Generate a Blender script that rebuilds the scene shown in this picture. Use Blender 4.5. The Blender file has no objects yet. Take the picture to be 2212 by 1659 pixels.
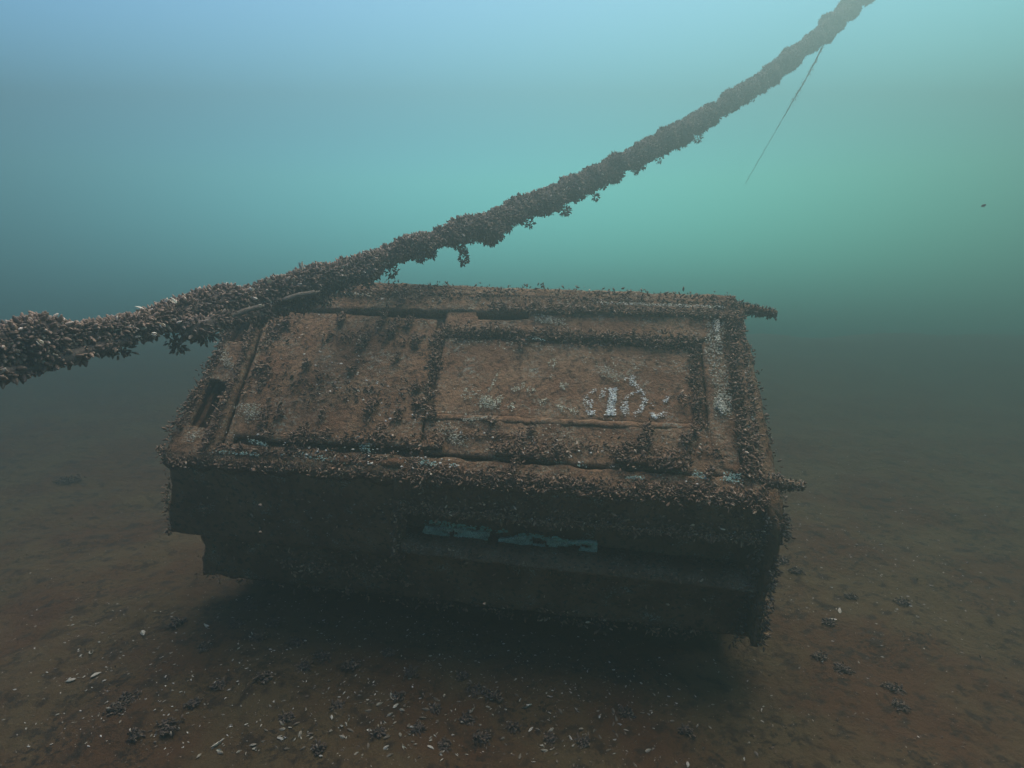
import bpy, math, random
import numpy as np
from mathutils import Vector, noise as mn

random.seed(7); RNG = np.random.default_rng(7)
S = bpy.context.scene
R = math.radians

# ---------------------------------------------------------------- camera
FPX, CX, CY, PITCH, CAMH = 1300.0, 1106.0, 829.5, R(11.7), 2.10
cd = bpy.data.cameras.new('camera'); cam = bpy.data.objects.new('camera', cd)
S.collection.objects.link(cam); S.camera = cam
cam.location = (0, 0, CAMH); cam.rotation_euler = (math.pi/2 - PITCH, 0, 0)
cd.sensor_width = 36; cd.lens = FPX/2212*36; cd.clip_start = 0.05; cd.clip_end = 300

# ---------------------------------------------------------------- light
SUN_EL, SUN_AZ = R(66), R(19)         # azimuth to the right of the view direction
w = bpy.data.worlds.new('World'); S.world = w; w.use_nodes = True
nt = w.node_tree; bg = nt.nodes['Background']
sky = nt.nodes.new('ShaderNodeTexSky'); sky.sky_type = 'NISHITA'; sky.sun_disc = False
sky.sun_elevation = SUN_EL; sky.sun_rotation = SUN_AZ
# daylight as it reaches the lake bed: sky light tinted by the water, dying away gently below eye level
tcw = nt.nodes.new('ShaderNodeTexCoord'); sx = nt.nodes.new('ShaderNodeSeparateXYZ'); nt.links.new(tcw.outputs['Generated'], sx.inputs[0])
mx = nt.nodes.new('ShaderNodeMath'); mx.operation = 'MAXIMUM'; mx.inputs[1].default_value = .12; nt.links.new(sx.outputs[2], mx.inputs[0])
cx = nt.nodes.new('ShaderNodeCombineXYZ')
nt.links.new(sx.outputs[0], cx.inputs[0]); nt.links.new(sx.outputs[1], cx.inputs[1]); nt.links.new(mx.outputs[0], cx.inputs[2])
nt.links.new(cx.outputs[0], sky.inputs[0])
mr = nt.nodes.new('ShaderNodeMapRange'); mr.interpolation_type = 'SMOOTHSTEP'
mr.inputs['From Min'].default_value = -.145; mr.inputs['From Max'].default_value = .16; nt.links.new(sx.outputs[2], mr.inputs['Value'])
tint = nt.nodes.new('ShaderNodeVectorMath'); tint.operation = 'MULTIPLY'; 
tl_ = nt.nodes.new('ShaderNodeMapRange'); tl_.data_type = 'FLOAT_VECTOR'; tl_.inputs[7].default_value = (0, 0, 0); tl_.inputs[8].default_value = (.46, .46, .46)
tl_.inputs[9].default_value = (.88, 2.95, 2.25); tl_.inputs[10].default_value = (.42,.66,.98)     # greener through the long, low path
cz = nt.nodes.new('ShaderNodeCombineXYZ'); [nt.links.new(sx.outputs[2], cz.inputs[i]) for i in range(3)]
nt.links.new(cz.outputs[0], tl_.inputs['Vector']); 
# the water is bluer to the left and greener to the right
ax = nt.nodes.new('ShaderNodeMapRange'); ax.data_type = 'FLOAT_VECTOR'; ax.inputs[7].default_value = (-.6,)*3; ax.inputs[8].default_value = (.6,)*3
ax.inputs[9].default_value = (1.1, .94, 1.2); ax.inputs[10].default_value = (.96, 1.10, .90)
cxx = nt.nodes.new('ShaderNodeCombineXYZ'); [nt.links.new(sx.outputs[0], cxx.inputs[i]) for i in range(3)]
nt.links.new(cxx.outputs[0], ax.inputs['Vector'])
am = nt.nodes.new('ShaderNodeVectorMath'); am.operation = 'MULTIPLY'
nt.links.new(tl_.outputs['Vector'], am.inputs[0]); nt.links.new(ax.outputs['Vector'], am.inputs[1]); nt.links.new(am.outputs[0], tint.inputs[1])
nt.links.new(sky.outputs[0], tint.inputs[0])
dim = nt.nodes.new('ShaderNodeVectorMath'); dim.operation = 'SCALE'; nt.links.new(tint.outputs[0], dim.inputs[0]); nt.links.new(mr.outputs[0], dim.inputs['Scale'])
nt.links.new(dim.outputs[0], bg.inputs[0]); bg.inputs[1].default_value = 0.15
sd = bpy.data.lights.new('sun', 'SUN'); sd.energy = 5.0; sd.angle = R(60); sd.color = (1.0, 0.82, 0.66)
sun = bpy.data.objects.new('sun', sd); S.collection.objects.link(sun)
dv = Vector((math.sin(SUN_AZ)*math.cos(SUN_EL), math.cos(SUN_AZ)*math.cos(SUN_EL), math.sin(SUN_EL)))
sun.rotation_euler = dv.to_track_quat('Z', 'Y').to_euler()
S.view_settings.view_transform = 'Standard'; S.view_settings.look = 'None'
S.view_settings.gamma = 1.0; S.view_settings.use_curve_mapping = False
S.view_settings.exposure = 1.18
S.cycles.volume_bounces = 0
S.cycles.max_bounces = 8

# ---------------------------------------------------------------- helpers
def P(px, py, z):
    """point of the scene at depth z seen in direction (px,py); used to lay out measured positions"""
    x = (px-CX)/FPX*z; yu = (CY-py)/FPX*z
    return np.array([x, z*math.cos(PITCH)+yu*math.sin(PITCH), CAMH - z*math.sin(PITCH)+yu*math.cos(PITCH)])

def link(o, parent=None):
    S.collection.objects.link(o)
    if parent is not None: o.parent = parent
    return o

def tag(o, label=None, cat=None, group=None, kind=None):
    for k, v in (('label', label), ('category', cat), ('group', group), ('kind', kind)):
        if v: o[k] = v
    return o

def empty(name, loc=(0, 0, 0)):
    o = bpy.data.objects.new(name, None); S.collection.objects.link(o)
    o.location = Vector(loc); o.empty_display_size = .1
    return o

def mesh_np(name, V, F, mat, parent=None, smooth=True, col=None):
    """V (n,3), F (m,k) constant k faces"""
    V = np.asarray(V, dtype=np.float32); F = np.asarray(F, dtype=np.int32)
    if parent is not None and parent.type == 'EMPTY':
        V = V - np.array(parent.location, dtype=np.float32)
    elif parent is not None and parent.parent is not None:
        V = V - np.array(parent.parent.location, dtype=np.float32)
    me = bpy.data.meshes.new(name); m, k = F.shape
    me.vertices.add(len(V)); me.vertices.foreach_set('co', V.ravel())
    me.loops.add(m*k); me.loops.foreach_set('vertex_index', F.ravel())
    me.polygons.add(m); me.polygons.foreach_set('loop_start', np.arange(0, m*k, k, dtype=np.int32))
    try: me.polygons.foreach_set('loop_total', np.full(m, k, dtype=np.int32))
    except Exception: pass
    me.update(calc_edges=True); me.validate()
    if smooth: me.polygons.foreach_set('use_smooth', np.ones(len(me.polygons), dtype=bool))
    if col is not None:
        a = me.color_attributes.new('Col', 'FLOAT_COLOR', 'POINT')
        c = np.ones((len(V), 4), dtype=np.float32); c[:, :3] = col
        a.data.foreach_set('color', c.ravel())
    me.materials.append(mat)
    return link(bpy.data.objects.new(name, me), parent)

def nz(p, s=1.0, o=3):
    return mn.fractal(Vector((p[0]*s, p[1]*s, p[2]*s)), 1.0, 2.0, o)

def nz2(a, b, s, seed=0.0, o=3):
    """fractal noise of two flat arrays"""
    return np.array([mn.fractal(Vector((x*s, y*s, seed)), 1.0, 2.0, o) for x, y in zip(a, b)])

# ---------------------------------------------------------------- materials
def mat(name, c1, c2, scale=6, c3=None, c3_lo=.62, c3_hi=.7, rough=.9, bump=.4, bscale=60, detail_c=None, attr=False, c3scale=9, bdist=.01):
    m = bpy.data.materials.new(name); m.use_nodes = True
    t = m.node_tree; N = t.nodes; L = t.links; b = N['Principled BSDF']
    b.inputs['Roughness'].default_value = rough
    b.inputs['Specular IOR Level'].default_value = .22
    tc = N.new('ShaderNodeTexCoord')
    def noise(sc, det=6, ro=.6):
        n = N.new('ShaderNodeTexNoise'); n.inputs['Scale'].default_value = sc
        n.inputs['Detail'].default_value = det; n.inputs['Roughness'].default_value = ro
        L.new(tc.outputs['Object'], n.inputs['Vector']); return n
    def ramp(src, lo, hi):
        r = N.new('ShaderNodeMapRange'); r.inputs['From Min'].default_value = lo; r.inputs['From Max'].default_value = hi
        r.interpolation_type = 'SMOOTHSTEP'
        L.new(src, r.inputs['Value']); return r.outputs[0]
    def mix(f, a, bb):
        x = N.new('ShaderNodeMix'); x.data_type = 'RGBA'
        L.new(f, x.inputs[0])
        for s, v in ((6, a), (7, bb)):
            if isinstance(v, tuple): x.inputs[s].default_value = (*v, 1)
            else: L.new(v, x.inputs[s])
        return x.outputs[2]
    c = mix(ramp(noise(scale).outputs[0], .38, .62), c1, c2)
    if detail_c: c = mix(ramp(noise(scale*9, 3).outputs[0], .5, .68), c, detail_c)
    if c3:
        # crusty pale growth: large mask times fine mask
        ml = N.new('ShaderNodeMath'); ml.operation = 'MULTIPLY'
        L.new(ramp(noise(c3scale, 4).outputs[0], c3_lo-.1, c3_hi), ml.inputs[0])
        L.new(ramp(noise(c3scale*11, 4, .7).outputs[0], .5, .6), ml.inputs[1])
        c = mix(ml.outputs[0], c, c3)
    if attr:
        a = N.new('ShaderNodeAttribute'); a.attribute_name = 'Col'
        x = N.new('ShaderNodeMix'); x.data_type = 'RGBA'; x.blend_type = 'MULTIPLY'; x.inputs[0].default_value = 1
        L.new(c, x.inputs[6]); L.new(a.outputs[0], x.inputs[7]); c = x.outputs[2]
    L.new(c, b.inputs['Base Color'])
    bn = noise(bscale, 8, .65)
    bu = N.new('ShaderNodeBump'); bu.inputs['Strength'].default_value = bump; bu.inputs['Distance'].default_value = bdist
    L.new(bn.outputs[0], bu.inputs['Height']); L.new(bu.outputs[0], b.inputs['Normal'])
    return m

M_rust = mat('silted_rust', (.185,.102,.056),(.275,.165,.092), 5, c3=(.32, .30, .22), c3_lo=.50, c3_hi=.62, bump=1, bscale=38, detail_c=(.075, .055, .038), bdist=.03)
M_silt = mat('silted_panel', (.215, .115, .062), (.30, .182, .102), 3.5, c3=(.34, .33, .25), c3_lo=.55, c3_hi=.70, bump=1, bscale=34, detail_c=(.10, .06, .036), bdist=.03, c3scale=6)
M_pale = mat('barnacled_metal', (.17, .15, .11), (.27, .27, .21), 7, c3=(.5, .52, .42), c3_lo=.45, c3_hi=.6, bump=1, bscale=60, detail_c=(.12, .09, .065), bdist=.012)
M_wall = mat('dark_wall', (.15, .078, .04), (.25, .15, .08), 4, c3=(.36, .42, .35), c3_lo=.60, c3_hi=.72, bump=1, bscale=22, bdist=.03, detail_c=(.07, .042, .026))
M_teal = mat('turquoise_paint', (.46, .72, .62), (.28, .46, .39), 14, c3=(.06, .055, .045), c3_lo=.42, c3_hi=.55, c3scale=16, bump=.9)
M_mus = mat('mussel_shell', (.8, .8, .8), (1, 1, 1), 30, rough=.62, bump=.25, bscale=200, attr=True)
M_flake = mat('paint_flake', (.75, .75, .75), (1, 1, 1), 40, rough=.7, bump=.3, bscale=150, attr=True)
M_rope = mat('silted_rope', (.10, .085, .07), (.17, .14, .11), 12, bump=.8, bscale=60)
M_bed = mat('seabed_silt', (.088, .046, .022), (.098, .070, .034), 1.3, c3=(.026, .020, .014), c3_lo=.52, c3_hi=.66, c3scale=3.2, bump=.7, bscale=14, detail_c=(.042, .029, .018), bdist=.06)

# ---------------------------------------------------------------- mussel template
def mussel_template(rings=4, seg=6):
    ts = np.linspace(0.10, 0.92, rings); V = [(0, 0, 0)]
    for t in ts:
        h = .26*math.sin(math.pi*min(1, t**.75))**.6*(.45+.75*t); wd = .17*math.sin(math.pi*t**.8)**.7
        for k in range(seg):
            a = 2*math.pi*k/seg
            V.append((t, wd*math.cos(a), h*math.sin(a)+.05*math.sin(math.pi*t)))
    V.append((1, 0, .0)); V = np.array(V); F = []
    for k in range(seg):
        k2 = (k+1) % seg
        F.append((0, 1+k2, 1+k, 1+k))
        for r in range(rings-1):
            a = 1+r*seg; b = a+seg
            F.append((a+k, a+k2, b+k2, b+k))
        a = 1+(rings-1)*seg; F.append((a+k, a+k2, len(V)-1, len(V)-1))
    tri = []
    for f in F:
        if f[2] == f[3]: tri.append(f[:3])
        else: tri += [(f[0], f[1], f[2]), (f[0], f[2], f[3])]
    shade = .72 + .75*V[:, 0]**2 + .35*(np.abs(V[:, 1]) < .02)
    return V, np.array(tri), shade
TV, TF, TS = mussel_template()
PAL = np.array([(.13, .098, .072), (.175, .13, .095), (.22, .165, .12), (.095, .075, .062), (.29, .25, .20), (.46, .43, .36)])

def mussels(name, pos, direction, length, parent, mat_=None, tintc=(1, 1, 1), pal_w=(.30, .27, .2, .13, .08, .02), label=None, roll=None):
    """one mesh of many mussels: pos (n,3), direction (n,3) unit, length (n,)"""
    n = len(pos)
    if n == 0: return None
    d = direction/np.linalg.norm(direction, axis=1)[:, None]
    r = RNG.normal(size=(n, 3)); s = np.cross(d, r); s /= np.linalg.norm(s, axis=1)[:, None]
    u = np.cross(d, s)
    T = TV[None]*np.array([1, 1, 1])
    V = pos[:, None, :] + length[:, None, None]*(T[..., 0:1]*d[:, None]+T[..., 1:2]*s[:, None]*RNG.uniform(.9, 1.3, (n, 1, 1))+T[..., 2:3]*u[:, None])
    F = (TF[None]+(np.arange(n)*len(TV))[:, None, None]).reshape(-1, 3)
    c = PAL[RNG.choice(len(PAL), n, p=np.array(pal_w)/sum(pal_w))]*RNG.uniform(.6, 1.4, (n, 1))*np.array(tintc)
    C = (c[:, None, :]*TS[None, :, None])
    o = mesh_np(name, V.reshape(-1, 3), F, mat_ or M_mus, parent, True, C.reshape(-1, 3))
    tag(o, label=label, kind='stuff')
    return o

# ---------------------------------------------------------------- seabed
HZ = 17.5     # how far the water is built in every direction
def bed_h(x, y):
    h = .045*nz((x, y, 3.3), .55, 3) + .028*nz((x, y, 9.1), 2.4, 4) + .008*nz((x, y, 4.1), 7, 2)
    far = max(0, min(1, (math.hypot(x, y)-8)/6)); h += far*.16*nz((x, y, 6.6), .5, 3)
    h += .13*math.exp(-(((x+1.7)/1.3)**2+((y-3.3)/1.2)**2))       # low drift of silt at the cabin's far end
    return h
def axis(lo, hi, c0, c1, fine, growth=1.12):
    a = list(np.arange(c0, c1, fine)); s = fine
    while a[-1] < hi: s *= growth; a.append(min(hi, a[-1]+s))
    s = fine; b = [c0]
    while b[-1] > lo: s *= growth; b.append(max(lo, b[-1]-s))
    return np.array(b[::-1][:-1]+a)
xs = axis(-HZ+.6, HZ-.6, -3.4, 4.6, .045); ys = axis(-HZ+.6, HZ-.6, 1.6, 6.5, .045)
X, Y = np.meshgrid(xs, ys)
Z = np.array([bed_h(x, y) for x, y in zip(X.ravel(), Y.ravel())])
V = np.stack([X.ravel(), Y.ravel(), Z], 1)
nx, ny = len(xs), len(ys)
i = (np.arange(ny-1)[:, None]*nx+np.arange(nx-1)[None]).ravel()
bed = mesh_np('seabed', V, np.stack([i, i+1, i+nx+1, i+nx], 1), M_bed)
tag(bed, kind='structure')

# ---------------------------------------------------------------- cabin frame of reference
FL, FR = P(345, 990, 3.075), P(1665, 1085, 2.745)
BR, BL = P(1605, 660, 3.46), P(540, 620, 3.79)
U = (FR-FL); LU = np.linalg.norm(U); U /= LU
Vv = ((BR-FR)/np.linalg.norm(BR-FR)+(BL-FL)/np.linalg.norm(BL-FL)); Vv -= U*np.dot(Vv, U); Vv /= np.linalg.norm(Vv)
LV = np.dot(BR-FR, Vv)
NN = np.cross(U, Vv)
if NN[2] < 0: NN = -NN
def RP(u, v, h=0.0): return FL+U*u+Vv*v+NN*h
CAM = np.array([0, 0, CAMH])
def uv(px, py, h=0.0):
    d = P(px, py, 1.0)-CAM; o = FL+NN*h
    t = np.dot(o-CAM, NN)/np.dot(d, NN); q = CAM+d*t-FL
    return np.dot(q, U), np.dot(q, Vv)
WD = np.array([0, .25, -1.0]); WD = WD-U*np.dot(WD, U); WD /= np.linalg.norm(WD)     # down the front wall
FN = np.cross(U, WD)
if FN[1] > 0: FN = -FN                                                # out of the front wall, towards the viewer
def FP(u, w, h=0.0): return FL+U*u+WD*w+FN*h
def fuv(px, py, h=0.0):
    d = P(px, py, 1.0)-CAM; o = FL+FN*h
    t = np.dot(o-CAM, FN)/np.dot(d, FN); q = CAM+d*t-FL
    return np.dot(q, U), np.dot(q, WD)

cabin = empty('sunken_cabin', ((FL+FR)/2*np.array([1, 1, 0])+np.array([0, .5, .05])))
tag(cabin, 'large rust-brown metal cabin overgrown with mussels, lying on its side on the seabed', 'sunken cabin')

def bilin(q, s, t):
    q = [np.array(a) for a in q]    # BL, BR, TR, TL in (u,v)
    return (1-s)*(1-t)*q[0]+s*(1-t)*q[1]+s*t*q[2]+(1-s)*t*q[3]

def panel(name, quad, h, thick, mat_, frame=RP, step=.012, rag=.006, amp=.006, seed=0., parent=cabin, hole=None, curve=None):
    """slab with a rough upper face; quad (BL,BR,TR,TL) in plane coordinates; ragged outline"""
    q = [np.array(a, float) for a in quad]
    lu = max(np.linalg.norm(q[1]-q[0]), np.linalg.norm(q[2]-q[3])); lv = max(np.linalg.norm(q[3]-q[0]), np.linalg.norm(q[2]-q[1]))
    n, m = max(3, int(lu/step)), max(3, int(lv/step))
    ss, tt = np.linspace(0, 1, n+1), np.linspace(0, 1, m+1)
    top = []; uvs = []
    for t in tt:
        for s in ss:
            p = bilin(q, s, t)
            e = min(s, 1-s)*lu; f = min(t, 1-t)*lv
            if e < 1e-6 or f < 1e-6 or True:
                k = math.exp(-min(e, f)/.015)
                p = p+np.array([mn.fractal(Vector((p[0]*9, p[1]*9, seed+5)), 1, 2, 3), mn.fractal(Vector((p[0]*9, p[1]*9, seed+15)), 1, 2, 3)])*rag*k
            r = mn.fractal(Vector((p[0]*7, p[1]*7, seed)), 1, 2, 4)*amp+mn.fractal(Vector((p[0]*34, p[1]*34, seed+3)), 1, 2, 2)*amp*.45
            r -= (.55*thick)*math.exp(-min(e, f)/.006)*.5
            if curve: r += curve(p[0], p[1])
            top.append(frame(p[0], p[1], h+r)); uvs.append(p)
    top = np.array(top); W_ = n+1
    fr0 = frame(0, 0, 0); down = frame(0, 0, -1)-fr0
    bot = top+down*thick
    i = (np.arange(m)[:, None]*W_+np.arange(n)[None]).ravel()
    F = np.stack([i, i+1, i+W_+1, i+W_], 1)
    nt_ = len(top)
    if hole is not None:
        cen = np.array([(uvs[f[0]]+uvs[f[2]])/2 for f in F])
        F = F[~np.array([hole(c[0], c[1]) for c in cen])]
    Fb = F[:, ::-1]+nt_
    # boundary edges -> skirts
    from collections import Counter
    ed = {}
    for f in F:
        for a, b in ((f[0], f[1]), (f[1], f[2]), (f[2], f[3]), (f[3], f[0])):
            if (b, a) in ed: del ed[(b, a)]
            else: ed[(a, b)] = 1
    Sk = np.array([(b, a, a+nt_, b+nt_) for a, b in ed])
    return mesh_np(name, np.vstack([top, bot]), np.vstack([F, Fb, Sk]), mat_, parent)

def px_quad(pts, h=0, f=uv): return [f(x, y, h) for x, y in pts]   # BL, BR, TR, TL

# ---- upper face (base behind everything, then plates)
def in_poly(u, v, poly):
    c = False; j = len(poly)-1
    for i in range(len(poly)):
        a, b = poly[i], poly[j]
        if (a[1] > v) != (b[1] > v) and u < (b[0]-a[0])*(v-a[1])/(b[1]-a[1])+a[0]: c = not c
        j = i
    return c
base = panel('recess_floor', px_quad([(455, 980), (1650, 1075), (1600, 668), (572, 640)]), -.045, .03, M_silt, seed=1, step=.016, amp=.006)
open1 = [uv(*p) for p in [(450, 818), (493, 824), (446, 926), (408, 918)]]
open2 = [uv(*p) for p in [(505, 690), (566, 672), (540, 738), (488, 738)]]
panel('side_frame', [(0, 0), uv(436, 990), uv(566, 628), (0, LV)], 0, .035, M_rust, seed=2, rag=.012,
      hole=lambda u, v: in_poly(u, v, open1) or in_poly(u, v, open2), step=.01)
panel('inner_wall', [(.03, .08), (.42, .08), (.42, LV-.05), (.05, LV-.05)], -.20, .02, M_wall, seed=2.7, step=.03)
panel('side_ridge', px_quad([(436, 988), (462, 990), (578, 660), (556, 660)]), .018, .06, M_rust, seed=3, rag=.006)
panel('side_ridge', px_quad([(474, 985), (490, 985), (588, 690), (576, 690)]), .006, .04, M_rust, seed=3.5, rag=.006)
panel('left_panel', px_quad([(492, 938), (905, 968), (944, 690), (592, 668)]), 0, .028, M_silt, seed=4)
panel('top_rail', px_quad([(560, 668), (1606, 690), (1604, 660), (556, 624)]), .02, .05, M_rust, seed=5, rag=.01)
panel('back_flange', [(.35, LV+.005), (LU-.02, LV+.005), (LU-.02, LV+.10), (.35, LV+.10)], -.01, .05, M_rust, seed=5.5, rag=.012)
small = [uv(*p) for p in [(1030, 692), (1141, 694), (1143, 664), (1032, 660)]]
panel('upper_panel', px_quad([(958, 716), (1540, 738), (1546, 672), (968, 655)]), .008, .05, M_silt, seed=6, hole=lambda u, v: in_poly(u, v, small))
panel('window_panel', px_quad([(930, 895), (1506, 915), (1492, 750), (958, 725)]), -.012, .03, M_silt, seed=7, amp=.004, rag=.008)
panel('lower_panel', px_quad([(912, 976), (1590, 1030), (1560, 925), (920, 898)]), -.002, .03, M_rust, seed=8, amp=.008)
panel('right_panel', px_quad([(1540, 1010), (1606, 1030), (1568, 690), (1512, 690)]), .004, .045, M_rust, seed=9)
panel('right_rail', px_quad([(1622, 1076), (1655, 1082), (1606, 672), (1584, 672)]), .016, .06, M_rust, seed=10, rag=.012)
panel('front_rail', [(0.0, -.01), (LU, -.01), uv(1655, 1035), uv(392, 950)], .006, .055, M_rust, seed=11, amp=.012, rag=.018,
      curve=lambda u, v: -.02*math.exp(-max(v+.01, 0)/.02))
# slits: thin lips of plate over the front rail
panel('lip', px_quad([(575, 955), (955, 972), (955, 960), (575, 940)]), .022, .02, M_rust, seed=12)
panel('lip', px_quad([(1068, 984), (1182, 994), (1182, 980), (1070, 968)]), .02, .02, M_rust, seed=13)
panel('lip', px_quad([(1330, 1002), (1482, 1016), (1478, 996), (1330, 984)]), .024, .02, M_rust, seed=14)
panel('window_sill', px_quad([(918, 905), (1520, 930), (1516, 916), (922, 893)]), .004, .02, M_silt, seed=15, rag=.01)

# ---- front wall (leans back under the upper face)
def fq(pts, h=0): return px_quad(pts, h, fuv)
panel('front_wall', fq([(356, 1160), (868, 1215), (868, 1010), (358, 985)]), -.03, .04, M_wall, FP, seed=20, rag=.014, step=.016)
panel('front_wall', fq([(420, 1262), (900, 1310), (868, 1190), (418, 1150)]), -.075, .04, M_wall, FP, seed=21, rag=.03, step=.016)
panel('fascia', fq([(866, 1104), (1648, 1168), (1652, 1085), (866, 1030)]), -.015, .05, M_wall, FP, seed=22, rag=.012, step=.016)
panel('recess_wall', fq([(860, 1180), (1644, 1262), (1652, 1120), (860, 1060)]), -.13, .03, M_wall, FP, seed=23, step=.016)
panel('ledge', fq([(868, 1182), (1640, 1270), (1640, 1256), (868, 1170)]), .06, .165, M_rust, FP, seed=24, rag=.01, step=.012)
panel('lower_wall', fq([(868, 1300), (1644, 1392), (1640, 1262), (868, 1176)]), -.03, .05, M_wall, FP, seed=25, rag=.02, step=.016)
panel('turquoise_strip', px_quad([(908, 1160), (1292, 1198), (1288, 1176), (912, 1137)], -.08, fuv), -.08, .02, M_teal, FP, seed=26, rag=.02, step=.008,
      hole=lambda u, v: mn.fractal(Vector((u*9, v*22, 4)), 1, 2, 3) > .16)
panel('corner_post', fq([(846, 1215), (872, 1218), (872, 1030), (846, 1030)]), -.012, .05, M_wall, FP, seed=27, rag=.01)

# ---- hull of the cabin: ends, back and underside as rough slabs between 3-D corners
def slab(name, a, b, c, d, thick, mat_, seed, step=.03, amp=.008, rag=.01, parent=cabin):
    a, b, c, d = map(np.asarray, (a, b, c, d)); nrm = np.cross(b-a, d-a); nrm /= np.linalg.norm(nrm)
    e1 = (b-a)/np.linalg.norm(b-a); e2 = np.cross(nrm, e1)
    f = lambda u, v, h=0: a+e1*u+e2*v+nrm*h
    q = [(np.dot(x-a, e1), np.dot(x-a, e2)) for x in (a, b, c, d)]
    return panel(name, q, 0, thick, mat_, f, step=step, amp=amp, rag=rag, seed=seed, parent=parent)
fb_l, fb_r = FP(.12, .90, -.11), FP(LU-.03, .97, -.11)
bk = np.array([0, 1.0, 0])
Lb_b = np.array([BL[0]+.05, BL[1]+.30, .02]); Rb_b = np.array([BR[0]+.05, BR[1]+.30, -.03])
TLb, TRb = RP(.03, LV-.02, -.07), RP(LU-.04, LV-.02, -.07)
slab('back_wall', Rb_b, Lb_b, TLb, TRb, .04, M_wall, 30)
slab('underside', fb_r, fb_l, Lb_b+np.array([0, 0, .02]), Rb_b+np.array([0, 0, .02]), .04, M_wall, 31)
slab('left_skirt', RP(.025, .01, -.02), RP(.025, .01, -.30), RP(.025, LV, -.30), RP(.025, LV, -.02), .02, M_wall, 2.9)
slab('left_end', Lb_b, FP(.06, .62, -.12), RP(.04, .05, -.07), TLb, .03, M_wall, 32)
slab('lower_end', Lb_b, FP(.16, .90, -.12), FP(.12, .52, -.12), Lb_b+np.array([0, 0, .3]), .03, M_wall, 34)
# right end flares out past the upper face, rust coloured
A = P(1618, 745, 3.42); B = P(1656, 900, 3.12); C_ = P(1700, 1132, 2.80); D_ = P(1668, 1236, 2.84); E_ = P(1642, 1392, 2.92)
slab('right_end', FP(LU-.02, .05, -.05), C_, A, RP(LU-.02, LV-.05, -.06), .03, M_rust, 33, rag=.02)
slab('right_end', FP(LU-.03, .52, -.04), D_, C_, FP(LU-.01, .06, -.04), .03, M_wall, 35, rag=.02)
slab('right_end', C_, D_, Rb_b+np.array([.02, 0, .25]), A, .03, M_wall, 36, rag=.02)
slab('right_end', D_, E_, Rb_b, Rb_b+np.array([.02, 0, .28]), .03, M_wall, 37, rag=.02)

# ---- bars sticking out at the corners
def tube(name, pts, rad, mat_, parent, seg=14, amp=.25, step=.02, seed=0.):
    pts = [np.asarray(p, float) for p in pts]
    dense = []; rr = []
    for k in range(len(pts)-1):
        n = max(2, int(np.linalg.norm(pts[k+1]-pts[k])/step))
        for j in range(n):
            t = j/n; dense.append(pts[k]*(1-t)+pts[k+1]*t); rr.append(rad[k]*(1-t)+rad[k+1]*t)
    dense.append(pts[-1]); rr.append(rad[-1]); dense = np.array(dense)
    V = []; tg = np.gradient(dense, axis=0); tg /= np.linalg.norm(tg, axis=1)[:, None]
    for p, t, r in zip(dense, tg, rr):
        a = np.cross(t, [0, 0, 1.0]); a /= np.linalg.norm(a); b = np.cross(t, a)
        for k in range(seg):
            an = 2*math.pi*k/seg; d = a*math.cos(an)+b*math.sin(an)
            q = p+d*r; V.append(p+d*r*(1+amp*nz(q+seed, 14, 3)))
    n = len(dense); i = (np.arange(n-1)[:, None]*seg+np.arange(seg)[None]); j = (np.arange(n-1)[:, None]*seg+(np.arange(seg)+1)[None] % seg)
    F = np.stack([i.ravel(), j.ravel(), j.ravel()+seg, i.ravel()+seg], 1)
    V = np.array(V); c0 = len(V); V = np.vstack([V, dense[0], dense[-1]])
    caps = [(c0, (k+1) % seg, k, k) for k in range(seg)]+[(c0+1, (n-1)*seg+k, (n-1)*seg+(k+1) % seg, (n-1)*seg+(k+1) % seg) for k in range(seg)]
    tri = []
    for f in F: tri += [(f[0], f[1], f[2]), (f[0], f[2], f[3])]
    tri += [c[:3] for c in caps]
    return mesh_np(name, V, np.array(tri), mat_, parent), dense, np.array(rr)

bars = []
bars.append(tube('corner_bar', [RP(LU-.15, LV-.02, .0), RP(LU+.05, LV-.02, -.01), RP(LU+.20, LV-.04, -.02)], [.035, .03, .02], M_rust, cabin, seed=1))
bars.append(tube('corner_bar', [RP(LU-.06, .12, .0), RP(LU+.06, .10, .0), RP(LU+.165, .10, -.01)], [.028, .025, .014], M_rust, cabin, seed=2))

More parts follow.
